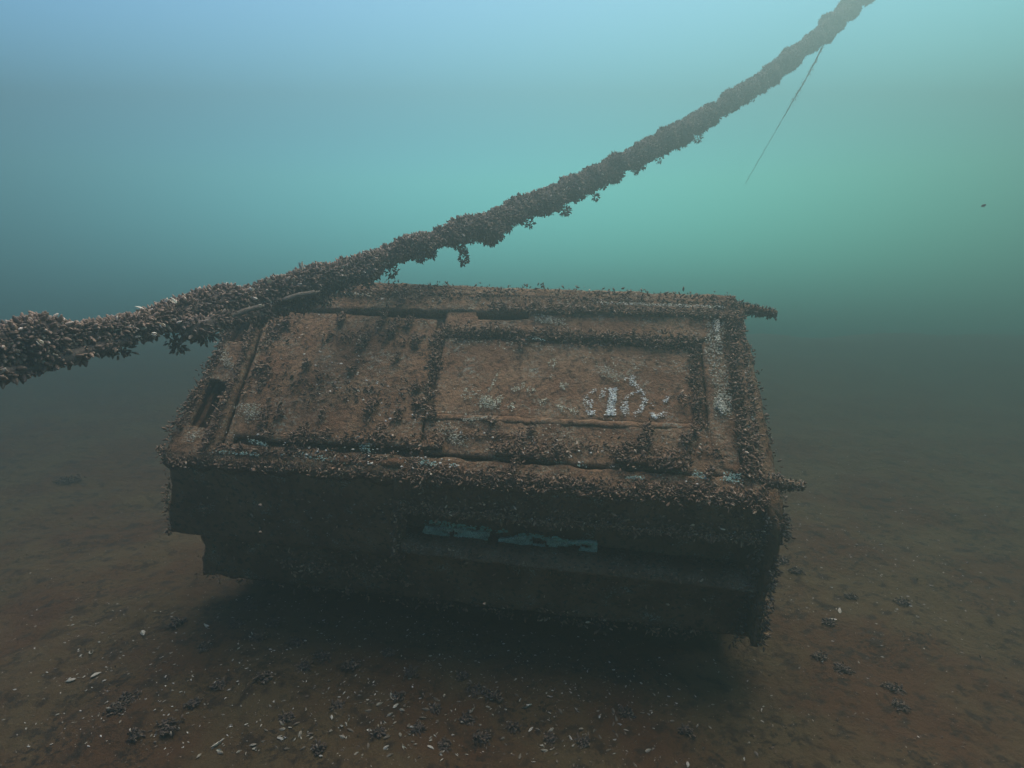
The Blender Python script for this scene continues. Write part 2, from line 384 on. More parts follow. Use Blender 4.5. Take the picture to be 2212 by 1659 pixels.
# ---------------------------------------------------------------- mussels on the cabin
def scatter_stroke(pts, width, n, frame=RP, f=uv, h=.0, L=(.014, .026), out=.8, along=0.0, clump=1.0, lift=0.0):
    """mussels along a polyline given in photo-measured positions on the plane; returns pos, dir, len"""
    q = np.array([f(x, y) for x, y in pts]); seg = np.linalg.norm(np.diff(q, axis=0), axis=1); cum = np.concatenate([[0], np.cumsum(seg)])
    n = int(n*1.45); s = RNG.uniform(0, cum[-1], n); k = np.clip(np.searchsorted(cum, s)-1, 0, len(seg)-1); t = (s-cum[k])/seg[k]
    p = q[k]*(1-t)[:, None]+q[k+1]*t[:, None]; d = np.diff(q, axis=0)[k]/seg[k][:, None]; nr = np.stack([-d[:, 1], d[:, 0]], 1)
    off = RNG.normal(0, .45, n)*width*(1+.9*np.array([mn.noise(Vector((q_*6, width*50, 1))) for q_ in s]))*1.15+.016*np.array([mn.noise(Vector((q_*4, width*70, 8))) for q_ in s]); p = p+nr*off[:, None]
    if clump > 0:
        keep = nz2(p[:, 0], p[:, 1], 6, 2.0, 3) > RNG.uniform(-.75, .35, n)*clump-.10
        p = p[keep]
    n = len(p); o = frame(0, 0, 0)
    fu = frame(1, 0, 0)-o; fv = frame(0, 1, 0)-o; fn = frame(0, 0, 1)-o
    hh = h+RNG.uniform(-.006, .006, n)+lift*RNG.uniform(0, 1, n)
    pos = o+p[:, :1]*fu+p[:, 1:]*fv+hh[:, None]*fn
    rd = RNG.normal(size=(n, 2)); rd /= np.linalg.norm(rd, axis=1)[:, None]
    e = RNG.uniform(.15, 1.3, n)*out
    dr = rd[:, :1]*fu+rd[:, 1:]*fv+e[:, None]*fn
    return pos, dr, RNG.uniform(L[0], L[1], n)*RNG.choice([.5, .8, 1, 1.3], n)

def cat(lst):
    return tuple(np.concatenate([a[i] for a in lst]) for i in range(3))
def area(lst):   # helper for readability
    return cat(lst)

roof = []
sc = lambda *a, **k: roof.append(scatter_stroke(*a, **k))
# window surround
sc([(955, 712), (1200, 722), (1505, 742)], .040, 1500, h=-.02, lift=.05)
sc([(955, 722), (1505, 752)], .025, 500, h=-.03, lift=.03)
sc([(950, 715), (938, 790), (908, 905)], .030, 620, h=-.03, lift=.04)
sc([(1503, 745), (1500, 850), (1516, 930)], .024, 420, h=-.03, lift=.04)
sc([(1490, 850), (1512, 880)], .05, 120, h=-.02, lift=.04)
# top rail and back edge
sc([(690, 634), (1100, 645), (1604, 664)], .03, 800, h=.02)
sc([(1060, 668), (1300, 676), (1600, 690)], .03, 1000, h=.015, lift=.03)
sc([(1030, 664), (1142, 668)], .02, 120, h=-.01, lift=.02)
sc([(760, 622), (1200, 634), (1590, 652)], .03, 650, h=.012, lift=.015, L=(.014, .026))
sc([(700, 645), (960, 655)], .04, 260, h=.01)
# right rail
sc([(1578, 690), (1592, 850), (1618, 1040)], .040, 1400, h=.0, lift=.035)
sc([(1598, 675), (1615, 840), (1650, 1075)], .02, 420, h=.015)
sc([(1540, 690), (1600, 680)], .05, 200, h=.01)
# front rail, its lip and hanging edge
sc([(350, 990), (900, 1032), (1660, 1090)], .025, 1500, h=-.012, lift=.012)
sc([(870, 1010), (1300, 1050), (1660, 1075)], .045, 1300, h=.008)
sc([(460, 975), (900, 1000)], .05, 420, h=.008)
sc([(575, 940), (760, 950), (930, 962)], .030, 600, h=.015, lift=.02)
sc([(1060, 970), (1230, 985)], .030, 260, h=.01, lift=.02)
sc([(1320, 985), (1490, 1005)], .035, 420, h=.015, lift=.03)
sc([(575, 880), (572, 945)], .025, 160, h=.004)
# side frame
sc([(345, 985), (440, 830), (505, 690)], .03, 620, h=.0, lift=.02)
sc([(440, 985), (500, 850), (560, 690)], .025, 420, h=.015, lift=.02)
sc([(560, 850), (600, 690)], .03, 180, h=.004)
# clumps on the left panel and elsewhere
for (x, y, r, n) in [(790, 735, .075, 260), (850, 715, .07, 200), (900, 740, .05, 120), (860, 770, .06, 160), (740, 690, .05, 120), (830, 690, .10, 240),
    (665, 790, .04, 60), (805, 880, .06, 170), (885, 700, .05, 110), (820, 940, .06, 130), (760, 800, .03, 30), (690, 815, .025, 20), (620, 700, .04, 60),
    (900, 840, .03, 60), (905, 875, .03, 60), (600, 905, .06, 150), (650, 945, .06, 180), (715, 855, .02, 14), (640, 760, .025, 24), (935, 895, .04, 50),
    (1062, 912, .03, 50), (1150, 930, .03, 40), (1398, 940, .06, 170), (1385, 965, .05, 140), (1480, 950, .04, 60), (1500, 935, .035, 60), (1205, 975, .05, 90),
    (1120, 960, .07, 110), (1350, 975, .05, 90), (1440, 1000, .05, 120), (1530, 1025, .05, 50), (1125, 745, .03, 50), (700, 900, .05, 40), (860, 900, .05, 40),
    (1110, 1010, .06, 90), (950, 960, .05, 60), (1470, 865, .03, 20), (780, 780, .04, 50), (700, 740, .03, 34), (560, 800, .03, 40), (530, 860, .03, 30), (870, 655, .09, 160)]:
    sc([(x-6, y-1), (x+6, y+1)], r*.75, int(n*1.25), h=.004, lift=.022, clump=.6)
# loose single mussels over everything
sc([(560, 720), (940, 740)], .10, 260, h=.004, clump=1.3)
sc([(530, 830), (900, 860)], .12, 330, h=.004, clump=1.3)
sc([(930, 935), (1560, 985)], .05, 330, h=.006, clump=1.2)
pos, dr, ln = cat(roof)
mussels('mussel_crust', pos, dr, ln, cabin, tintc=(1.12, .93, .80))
print('roof mussels', len(pos))
fr = []
fsc = lambda *a, **k: fr.append(scatter_stroke(*a, frame=FP, f=fuv, **k))
fsc([(866, 1098), (1250, 1130), (1645, 1165)], .022, 1100, h=-.01, lift=.02)
fsc([(870, 1085), (1645, 1150)], .04, 400, h=-.005)
fsc([(858, 1050), (858, 1210)], .025, 240, h=-.0)
fsc([(600, 1225), (900, 1265)], .06, 330, h=-.03)
fsc([(880, 1168), (1640, 1256)], .015, 190, h=.04)
fsc([(1640, 1255), (1645, 1390)], .03, 220, h=.0)
fsc([(900, 1290), (1640, 1380)], .03, 160, h=-.01)
fsc([(356, 1000), (358, 1160)], .02, 110, h=-.02)
fsc([(380, 1080), (860, 1120)], .16, 120, h=-.02)
fsc([(480, 1190), (860, 1230)], .10, 140, h=-.06)
fsc([(900, 1230), (1640, 1320)], .10, 160, h=-.02)
fsc([(880, 1060), (1640, 1130)], .07, 140, h=-.01)
fsc([(420, 1240), (860, 1300), (1640, 1395)], .03, 380, h=-.03, lift=.03)
pos, dr, ln = cat(fr)
mussels('mussel_fringe', pos, dr, ln, cabin, tintc=(1.6, 1.35, 1.1))
for a_, b2, n_ in ((A, C_, 150), (C_, D_, 90), (D_, E_, 160), (FP(LU, .1, 0), FP(LU-.02, .9, 0), 200), (C_, FP(LU-.02, .1, 0), 60)):
    t_ = RNG.uniform(0, 1, (n_, 1)); q = a_*(1-t_)+b2*t_+RNG.normal(0, .012, (n_, 3))
    mussels('mussel_fringe', q, RNG.normal(size=(n_, 3))+np.array([.7, -.6, .2]), RNG.uniform(.016, .028, n_), cabin)
for b_, (ob, dense, rr) in enumerate(bars):
    n = 420 if b_ == 0 else 260
    k = RNG.integers(0, len(dense), n); t = np.gradient(dense, axis=0)[k]; r = RNG.normal(size=(n, 3)); r = np.cross(t, r); r /= np.linalg.norm(r, axis=1)[:, None]
    mussels('mussel_crust', dense[k]+r*(rr[k]*.9)[:, None], r+RNG.normal(size=(n, 3))*.5, RNG.uniform(.012, .022, n), ob)

# ---------------------------------------------------------------- flakes of paint, barnacle patches
def flakes(name, pts, col, parent=cabin, label=None, smin=.002, smax=.006, kind=None):
    """pts: (n,3) positions on plane with matching frame -> small ragged chips 1 mm thick"""
    n = len(pts); V = []; F = []
    for i_, (p, fu, fv, fn) in enumerate(pts):
        r = smin+(smax-smin)*random.random()**2*1.3; k = 5; a0 = random.uniform(0, 6.28); ring = []
        for j in range(k):
            a = a0+2*math.pi*j/k; rr = r*random.uniform(.5, 1.2)
            ring.append(p+fu*math.cos(a)*rr*1.4+fv*math.sin(a)*rr)
        b0 = len(V); V += [q for q in ring]+[q+fn*.0015 for q in ring]+[p+fn*.0022]
        for j in range(k):
            j2 = (j+1) % k
            F += [(b0+j, b0+j2, b0+k+j2), (b0+j, b0+k+j2, b0+k+j), (b0+k+j, b0+k+j2, b0+2*k)]
    c = np.repeat(np.array([np.array(col)*random.uniform(.7, 1.15) for _ in range(n)]), 11, axis=0)
    o = mesh_np(name, np.array(V), np.array(F), M_flake, parent, False, c)
    return tag(o, label=label, kind=kind)

def stroke_pts(strokes, h, f=uv, frame=RP):
    """strokes: list of (polyline px, width px, count)"""
    out = []; o = frame(0, 0, 0); fu = frame(1, 0, 0)-o; fv = frame(0, 1, 0)-o; fn = frame(0, 0, 1)-o
    for pl, wd, n in strokes:
        for _ in range(n):
            k = random.randrange(len(pl)-1) if len(pl) > 1 else 0
            if len(pl) > 1:
                a, b = pl[k], pl[k+1]; t = random.random(); x, y = a[0]*(1-t)+b[0]*t, a[1]*(1-t)+b[1]*t
            else: x, y = pl[0]
            x += random.uniform(-.5, .5)*wd; y += random.uniform(-.5, .5)*wd*.8
            u, v = f(x, y)
            out.append((frame(u, v, h+random.uniform(0, .004)), fu, fv, fn))
    return out
def m4(pl): return [(x*.2734+907.2, y*.2734+734.4) for x, y in pl]
WH = (.92, .97, .90)
marks = [
 ('painted_letter', [(m4([(1530, 390), (1520, 470), (1505, 570)]), 10, 330), (m4([(1480, 385), (1560, 385)]), 4, 30), (m4([(1480, 570), (1530, 570)]), 9, 130)]),
 ('painted_letter', [(m4([(1400, 392), (1350, 410), (1312, 450), (1305, 505), (1330, 560)]), 6, 80), (m4([(1330, 575), (1370, 575)]), 7, 80), (m4([(1345, 470), (1335, 530)]), 8, 60), (m4([(1455, 385), (1430, 455)]), 7, 60)]),
 ('painted_letter', [(m4([(1675, 285), (1685, 335)]), 9, 80), (m4([(1690, 340), (1730, 375), (1760, 420)]), 6, 60), (m4([(1760, 420), (1780, 480), (1755, 540), (1690, 595)]), 7, 150),
                     (m4([(1735, 400), (1680, 410), (1640, 450), (1615, 500)]), 5, 80), (m4([(1612, 510), (1625, 580)]), 10, 110), (m4([(1615, 300), (1625, 310)]), 4, 10)]),
 ('painted_letter', [(m4([(1835, 580), (1870, 605), (1940, 578)]), 6, 150), (m4([(1930, 485), (1965, 450)]), 7, 60), (m4([(1830, 480), (1850, 540)]), 8, 14)]),
 ('painted_letter', [(m4([(625, 240), (590, 320), (545, 400)]), 4, 60), (m4([(490, 510), (560, 480)]), 14, 240), (m4([(480, 465), (530, 440)]), 6, 40), (m4([(640, 440), (570, 530)]), 8, 100)]),
 ('painted_letter', [(m4([(820, 345), (720, 400)]), 8, 90), (m4([(870, 365), (840, 405)]), 3, 30), (m4([(870, 365), (910, 395)]), 3, 26), (m4([(890, 380), (880, 430)]), 6, 24), (m4([(750, 490), (710, 540)]), 8, 50)]),
 ('painted_letter', [(m4([(1055, 140), (1020, 175), (1045, 215), (1070, 180), (1055, 140)]), 4, 70), (m4([(1050, 280), (1030, 300)]), 6, 20), (m4([(1115, 335), (1125, 375)]), 7, 50), (m4([(980, 470), (960, 500)]), 8, 30), (m4([(1160, 345), (1170, 345)]), 4, 5)]),
 ('painted_letter', [(m4([(1090, 520), (1135, 550)]), 8, 60), (m4([(1180, 540), (1250, 580)]), 9, 60), (m4([(365, 385), (370, 400)]), 5, 12), (m4([(330, 460), (400, 450)]), 6, 24), (m4([(1540, 300), (1560, 320)]), 6, 16), (m4([(370, 575), (160, 565)]), 4, 16), (m4([(1440, 630), (1580, 630)]), 6, 16)]),
]
marks = marks[:6]+[('painted_mark', [a]) for m_ in marks[6:] for a in m_[1]]
marks = marks[:3]+[('painted_letter', marks[3][1][:1]), ('painted_mark', marks[3][1][1:2]), ('painted_mark', marks[3][1][2:])]+[('painted_mark', [a]) for m_ in marks[4:] for a in m_[1]]
for k, (nm, st) in enumerate(marks):
    st = [(pl, wd*(1.7 if k < 4 else 1.6), max(8, int(c*(1.0 if k == 0 else .7 if k < 4 else .6)))) for pl, wd, c in st]
    flakes(nm, stroke_pts(st, -.006), WH if k < 6 else (.66, .68, .52), label='flaking white painted mark' if k < 6 else 'almost worn away pale painted mark', smin=.0014, smax=.0036)
tq = [([(1565, 1032), (1600, 1038)], 16, 160), ([(1500, 1026), (1530, 1034)], 12, 90), ([(1350, 1034), (1390, 1036)], 6, 50), ([(785, 962), (800, 975)], 16, 130), ([(905, 1000), (950, 1008)], 9, 130),
      ([(460, 978), (560, 985)], 7, 130), ([(540, 955), (580, 965)], 7, 80), ([(650, 985), (740, 1000)], 8, 110), ([(1612, 920), (1622, 950)], 7, 70), ([(1255, 1003), (1262, 1008)], 12, 16), ([(985, 1010), (972, 1003)], 5, 20), ([(1130, 734), (1180, 738)], 6, 40)]
flakes('turquoise_patch', stroke_pts([(pl, wd*1.5, int(c*.8)) for pl, wd, c in tq], .014), (.36, .52, .45), label='chalky turquoise remains of paint', smin=.0015, smax=.004)
flakes('turquoise_patch', stroke_pts([([(915, 1140), (1090, 1160)], 12, 90), ([(1110, 1165), (1290, 1190)], 12, 80)], -.045, fuv, FP), (.22, .50, .42), smin=.003, smax=.009)
wt = [([(520, 890), (550, 885), (545, 905)], 22, 150), ([(1545, 700), (1540, 760), (1560, 860), (1560, 890)], 26, 650), ([(1600, 690), (1612, 800), (1635, 960)], 7, 240), ([(1160, 690), (1215, 700)], 14, 120),
      ([(1140, 652), (1560, 672)], 10, 380), ([(700, 634), (820, 645)], 9, 180), ([(1290, 800), (1340, 820)], 16, 90), ([(960, 740), (1200, 760)], 14, 70), ([(1000, 840), (1080, 880)], 26, 70), ([(1250, 770), (1480, 800)], 26, 90),
      ([(960, 925), (1000, 960)], 24, 110), ([(480, 770), (500, 790)], 16, 60), ([(470, 730), (500, 800)], 12, 40), ([(410, 950), (430, 940)], 14, 40), ([(1160, 930), (1560, 960)], 20, 60), ([(1000, 910), (1060, 905)], 6, 60)]
flakes('barnacle_patch', stroke_pts([(pl, wd*1.5, int(c*2.0)) for pl, wd, c in wt], .012), (.50, .49, .38), smin=.0012, smax=.004, kind='stuff')
flakes('barnacle_patch', stroke_pts([([(1290, 662), (1560, 672)], 7, 420), ([(700, 638), (800, 645)], 6, 160), ([(1548, 870), (1562, 895)], 16, 160), ([(1545, 700), (1548, 745)], 12, 140)], .03), (.66, .66, .54), smin=.0012, smax=.004, kind='stuff')
dots = [([(600, 980), (1000, 1010)], 34, 60), ([(480, 940), (900, 970)], 40, 50), ([(600, 700), (900, 900)], 150, 90), ([(1000, 940), (1600, 1040)], 60, 60), ([(700, 640), (1600, 680)], 16, 70)]
flakes('broken_shell', stroke_pts(dots, .016), (.72, .70, .60), smin=.002, smax=.006, kind='stuff')
flakes('broken_shell', stroke_pts([([(400, 1100), (1640, 1200)], 150, 70), ([(880, 1100), (1640, 1160)], 20, 60)], .002, fuv, FP), (.5, .52, .48), smin=.002, smax=.004, kind='stuff')

# ---------------------------------------------------------------- ropes
def catmull(pts, n=24):
    pts = [np.array(p, float) for p in pts]; pts = [2*pts[0]-pts[1]]+pts+[2*pts[-1]-pts[-2]]; out = []
    for i in range(1, len(pts)-2):
        p0, p1, p2, p3 = pts[i-1:i+3]
        for j in range(n):
            t = j/n; out.append(.5*((2*p1)+(-p0+p2)*t+(2*p0-5*p1+4*p2-p3)*t*t+(-p0+3*p1-3*p2+p3)*t**3))
    out.append(pts[-2]); return np.array(out)

def crusted_rope(rope, path, rad, core, dens, L, bump=.35, seed=0., sag=.0, crust_name='mussel_crust', lumpf=4.5):
    """rope core plus a lumpy body of mussels round it"""
    seglen = np.linalg.norm(np.diff(path, axis=0), axis=1); cum = np.concatenate([[0], np.cumsum(seglen)])
    step = .02; ss = np.arange(0, cum[-1], step)
    D = np.stack([np.interp(ss, cum, path[:, i]) for i in range(3)], 1)
    RR = np.interp(ss, cum, rad)
    T = np.gradient(D, axis=0); T /= np.linalg.norm(T, axis=1)[:, None]
    A_ = np.cross(T, [0, 0, 1.0]); A_ /= np.linalg.norm(A_, axis=1)[:, None]; B_ = np.cross(A_, T)   # B up
    seg = 26; V = []
    def radius(p, d, r, s):
        l = mn.fractal(Vector((p+d*.06)*lumpf)+Vector((seed, 0, 0)), 1, 2, 3)
        l2 = mn.fractal(Vector((p+d*.1)*16)+Vector((seed, 0, 0)), 1, 2, 2)
        spiral = .07*math.sin(s*8.0+3*nz((s, seed, 2), .9)+math.atan2(d[2], d[0]+1e-6)+seed)
        dn = max(0, -d[2])
        hang = dn*max(0, mn.fractal(Vector((s*7.0, seed, 1)), 1, 2, 3)-.08)*sag*2.2
        return r*(1+bump*l+.13*l2+spiral)+hang
    for p, a, b, r, s in zip(D, A_, B_, RR, ss):
        for k in range(seg):
            an = 2*math.pi*k/seg; d = a*math.cos(an)+b*math.sin(an)
            V.append(p+d*radius(p, d, r, s)*.86)
    n = len(D); i = (np.arange(n-1)[:, None]*seg+np.arange(seg)[None]).ravel(); j = (np.arange(n-1)[:, None]*seg+((np.arange(seg)+1) % seg)[None]).ravel()
    body = mesh_np(crust_name.replace('crust', 'matting'), np.array(V), np.stack([i, j, j+seg, i+seg], 1), M_crust, rope)
    # mussels
    area_ = np.sum(RR*step*2*math.pi); N_ = int(min(area_*dens, 34000))
    wt_ = RR/np.linalg.norm(D-CAM, axis=1)**1.5; k = RNG.choice(len(D), N_, p=wt_/wt_.sum()); an = RNG.uniform(0, 2*math.pi, N_)
    d = A_[k]*np.cos(an)[:, None]+B_[k]*np.sin(an)[:, None]
    rr = np.array([radius(D[q], dd, RR[q], ss[q]) for q, dd in zip(k, d)])
    ln = RNG.uniform(L[0], L[1], N_)*RNG.choice([.55, .8, 1, 1.25], N_)
    pos = D[k]+T[k]*RNG.uniform(-.01, .01, N_)[:, None]+d*(rr*.86-.3*ln)[:, None]
    di = d*RNG.uniform(.5, 1.2, N_)[:, None]+T[k]*RNG.normal(0, .55, N_)[:, None]+np.cross(T[k], d)*RNG.normal(0, .5, N_)[:, None]
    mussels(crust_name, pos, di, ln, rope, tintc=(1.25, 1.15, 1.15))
    return D, RR, T
M_crust = mat('crust_matting', (.10, .08, .068), (.17, .135, .11), 25, bump=.9, bscale=90)

rp = [(-330, 850, 1.75), (-150, 800, 1.9), (0, 752, 2.05), (95, 728, 2.15), (180, 725, 2.25), (300, 700, 2.45), (430, 662, 2.7), (560, 640, 3.0), (680, 598, 3.2), (800, 572, 3.45), (930, 520, 3.75), (1060, 478, 4.1),
      (1210, 418, 4.5), (1360, 345, 4.9), (1500, 268, 5.4), (1620, 190, 5.9), (1720, 115, 6.3), (1800, 48, 6.6), (1850, 0, 6.8), (1880, -28, 6.9)]
rp = [(x, y, z if z < 4 else z+(z-4)*.75) for x, y, z in rp]
path = catmull([P(*p) for p in rp])
rpx = [62, 56, 48, 50, 40, 38, 38, 40, 38, 39, 32, 33, 29, 30, 26, 24, 25, 26, 27, 27]
rr_ = np.interp(np.linspace(0, 1, len(path)), np.linspace(0, 1, len(rp)), [a/FPX*p[2] for a, p in zip(rpx, rp)])
rope = empty('mooring_rope', path[0])
tag(rope, 'thick mooring rope packed with mussels, slanting across above the sunken cabin', 'rope')
tube('rope_core', path[::6], [.03]*len(path[::6]), M_rope, rope, seg=8, step=.1, amp=.05)
D, RR, T = crusted_rope(rope, path, rr_*.90-.016, .03, 4300, (.020, .036), bump=.62, seed=1.0, sag=.06, lumpf=5.5)
# bare strand lying along the underside near the cabin
tube('loose_strand', catmull([P(*p) for p in [(495, 684, 2.74), (520, 676, 2.77), (545, 667, 2.80), (570, 662, 2.86)]], 6), [.006]+[.012]*15+[.006]*3, M_rope, rope, seg=10, step=.03, amp=.3)
tube('loose_strand', catmull([P(*p) for p in [(610, 650, 2.96), (635, 640, 3.0), (665, 634, 3.04), (690, 630, 3.1)]], 6), [.006]+[.012]*15+[.006]*3, M_rope, rope, seg=10, step=.03, amp=.3)
# lower strands wound under the rope
lp = catmull([P(*p) for p in [(-250, 890, 1.8), (-60, 830, 1.95), (60, 795, 2.1), (160, 768, 2.2), (260, 735, 2.35), (360, 700, 2.55)]])
crusted_rope(rope, lp, np.interp(np.linspace(0, 1, len(lp)), [0, .3, .7, 1], [.036, .034, .028, .012]), .02, 4300, (.020, .036), seed=4.0, sag=.02, crust_name='lower_mussel_crust')
lp = catmull([P(*p) for p in [(380, 700, 2.5), (430, 706, 2.6), (520, 680, 2.85), (600, 664, 3.1), (680, 640, 3.25), (740, 612, 3.35), (800, 585, 3.45)]])
crusted_rope(rope, lp, np.interp(np.linspace(0, 1, len(lp)), [0, .1, .5, .8, 1], [.01, .035, .045, .035, .02]), .02, 4300, (.020, .034), seed=7.0, sag=.03, crust_name='lower_mussel_crust')

def clump(name, c, rx, rz, n, parent, L=(.016, .03)):
    """ragged hanging bunch: matting lump with mussels"""
    c = np.asarray(c); d = RNG.normal(size=(n, 3)); d /= np.linalg.norm(d, axis=1)[:, None]
    pos = c+d*np.array([rx, rx, rz])*RNG.uniform(.5, 1, (n, 1)); dr_ = d+RNG.normal(size=(n, 3))*.45
    return mussels(name, pos, dr_, RNG.uniform(L[0], L[1], n), parent)
def hang_at(px_, f):   # point on the rope's underside
    k = int(px_*(len(D)-1)); return D[k]-np.array([0, 0, RR[k]*f])
for q_ in range(46):
    t_ = random.uniform(.12, .97); a_ = random.uniform(.02, .045)
    clump('hanging_clump', hang_at(t_, random.uniform(.85, 1.15)), a_, a_*random.uniform(.7, 1.5), int(2200*a_), rope)
DZ = lambda z: z if z < 4 else z+(z-4)*.75
for (x, y, z, rx, rz, n) in [(1002, 558, 3.95, .028, .05, 110), (1000, 541, 3.95, .012, .03, 20), (1218, 455, 4.5, .05, .045, 120), (1286, 425, 4.65, .025, .026, 50), (383, 748, 2.6, .028, .028, 50), (372, 735, 2.6, .02, .03, 30),
                             (1075, 508, 4.1, .045, .035, 100), (1145, 480, 4.35, .03, .04, 60), (1508, 298, 5.45, .045, .05, 80), (440, 722, 2.65, .05, .035, 120), (1625, 205, 5.9, .04, .08, 80), (1425, 340, 5.1, .03, .06, 60),
                             (262, 752, 2.4, .045, .03, 80), (228, 748, 2.35, .03, .03, 50), (740, 622, 3.3, .05, .05, 110), (700, 640, 3.25, .05, .05, 110)]:
    clump('hanging_clump', P(x, y, DZ(z)), rx, rz, n, rope)
# big open white shells on the rope
def open_shell(name, p, size, parent, up=(0, 0, 1), colr=(.75, .70, .58)):
    bowl = []; F = []; K = 7; Rn = 5
    for half in (-1, 1):
        b0 = len(bowl)
        for a in range(Rn+1):
            t = a/Rn
            for k in range(K+1):
                s = -1+2*k/K; wv = .30*math.sin(math.pi*min(1, t*.93+.03)**.75)
                bowl.append((t, s*wv, half*(.04+.15*t+.13*(1-s*s)*math.sin(math.pi*t))))
        for a in range(Rn):
            for k in range(K):
                i_ = b0+a*(K+1)+k; F.append((i_, i_+1, i_+K+2, i_+K+1))
    B = np.array(bowl)*size; d = np.array(up, float); d /= np.linalg.norm(d); s = np.cross(d, RNG.normal(size=3)); s /= np.linalg.norm(s); u = np.cross(d, s)
    Vw = np.asarray(p)+B[:, :1]*d+B[:, 1:2]*s+B[:, 2:]*u
    return mesh_np(name, Vw, np.array(F), M_flake, parent, True, np.tile(np.array(colr), (len(B), 1)))
for (x, y, z, s, up) in [(652, 584, 3.05, .045, (0, -.2, 1)), (580, 612, 2.85, .04, (.6, -.8, .4)), (382, 654, 2.4, .03, (-.5, -.6, .6)), (312, 668, 2.3, .032, (-1, -.5, .2)), (567, 660, 2.8, .028, (-.3, -1, 0)),
                         (348, 702, 2.3, .035, (.8, -.8, -.1)), (540, 625, 2.7, .03, (1, -.7, .1)), (332, 720, 2.3, .03, (.8, -1, -.1)), (85, 740, 2.0, .035, (1, -1, .1))]:
    open_shell('open_shell', P(x, y, z-.06), s, rope, up)

# faint thin line hanging far behind from the rope
tl = catmull([P(*p) for p in [(1795, 62, 8.9), (1752, 150, 9.1), (1705, 232, 9.3), (1655, 318, 9.5), (1608, 400, 9.7)]])
thin = empty('thin_line', tl[0]); tag(thin, 'faint thin weedy line trailing down from the far end of the thick rope', 'line')
tube('line_core', tl[::5], list(np.linspace(.011, .002, len(tl[::5]))), M_rope, thin, seg=8, step=.08, amp=.6)
n = 90; k = RNG.integers(0, len(tl)//2, n); r = RNG.normal(size=(n, 3))
mussels('weed_growth', tl[k]+r*.008, r, RNG.uniform(.02, .035, n), thin)

# drifting flake
fl = open_shell('drifting_flake', P(2120, 446, 4.2), .035, None, (1, .2, .35), (.06, .06, .055))
tag(fl, 'tiny dark flake drifting in the open water at the right', 'debris')
for (x, y, z, sz, wh) in [(562, 1092, 1.3, .004, 'in front of the dark wall, upper of two'), (562, 1150, 1.3, .0035, 'in front of the dark wall, lower of two'), (1046, 1305, 1.5, .0035, 'below the middle of the cabin front'), (400, 1010, 1.4, .003, 'before the left end of the cabin front')]:
    c_ = P(x, y, z); d_ = RNG.normal(size=(14, 3)); bm_ = __import__('bmesh').new()
    __import__('bmesh').ops.create_icosphere(bm_, subdivisions=2, radius=sz)
    for v_ in bm_.verts: v_.co *= 1+.35*mn.noise(v_.co*600+Vector((x, 0, 0)))
    me_ = bpy.data.meshes.new('drifting_speck'); bm_.to_mesh(me_); bm_.free(); me_.materials.append(M_rope)
    o_ = link(bpy.data.objects.new('drifting_speck', me_)); o_.location = c_; tag(o_, 'pale speck drifting ' + wh, 'speck', 'specks drifting in the water')
fl2 = mesh_np('tmp', np.zeros((3, 3)), np.array([[0, 1, 2]]), M_flake); bpy.data.objects.remove(fl2)

# ---------------------------------------------------------------- seabed things
def g_xy(px, py):
    d = P(px, py, 1)-CAM; t = -CAM[2]/d[2]; q = CAM+d*t; return q[0], q[1]
# shell prototype: half valve, cup down or up
def valve_mesh(name, tint, cup):
    K, Rn = 6, 5; V = []; F = []
    for a in range(Rn+1):
        t = a/Rn; wv = .21*math.sin(math.pi*min(1, t*.9+.05)**.75)
        for k in range(K+1):
            s = -1+2*k/K; V.append((t-.5, s*wv+.06*math.sin(t*2), cup*.16*(1-s*s)*math.sin(math.pi*min(1, t*.9+.05))+.02))
    for a in range(Rn):
        for k in range(K):
            i_ = a*(K+1)+k; F.append((i_, i_+1, i_+K+2, i_+K+1))
    V = np.array(V); n0 = len(V); V = np.vstack([V, V-np.array([0, 0, .03])]); F = np.array(F); F = np.vstack([F, F[:, ::-1]+n0])
    o = mesh_np(name, V, F, M_flake, None, True, np.tile(np.array(tint), (len(V), 1))*(1-.25*V[:, :1])); me = o.data; bpy.data.objects.remove(o); return me
VM = [valve_mesh('shell_valve', c, k) for c, k in [((.60, .57, .48), 1), ((.36, .33, .26), 1), ((.50, .50, .42), -1), ((.20, .17, .13), 1), ((.74, .72, .62), -1)]]
VN = ['white', 'beige', 'pale cupped', 'brown', 'bright cupped']
def shell_spots(n):
    out = []
    while len(out) < n:
        m = random.random()
        if m < .42: px, py = random.gauss(620, 330), random.uniform(1330, 1655)
        elif m < .62: px, py = random.gauss(1150, 300), random.gauss(1520, 70)
        elif m < .9: px, py = random.gauss(1850, 170), random.gauss(1180, 170)
        else: px, py = random.uniform(0, 2212), random.uniform(1000, 1655)
        if not (0 < px < 2212 and 900 < py < 1657): continue
        if 380 < px < 1700 and py < 1300+max(0, (px-500)*.11): continue
        if px < 380 and py < 1270: continue
        if px > 1650 and py > 1400 and random.random() < .8: continue
        out.append(g_xy(px, py))
    return out
GREAT = [(315, 1420, .055, 0), (455, 1405, .06, 4), (205, 1450, .05, 2), (215, 1745/1.0 if False else 1505, .05, 0), (470, 1630, .05, 4), (1138, 1540, .05, 4), (1360, 1545, .06, 2), (160, 1515, .045, 0), (1815, 1318, .05, 0), (1800, 1335, .04, 4), (850, 1530, .05, 2)]
grp = 'loose mussel shells scattered on the seabed'
GW = ['at the far left beyond the dark clumps', 'in front of the cabin at its left end', 'left of all the dark clumps', 'nearest the left edge of the picture', 'at the bottom edge left of middle',
      'brightest one in the middle foreground', 'in the foreground right of the middle', 'alone at the left edge', 'right of the cabin, upper of a close pair', 'right of the cabin, lower of a close pair', 'in the foreground left of the middle']
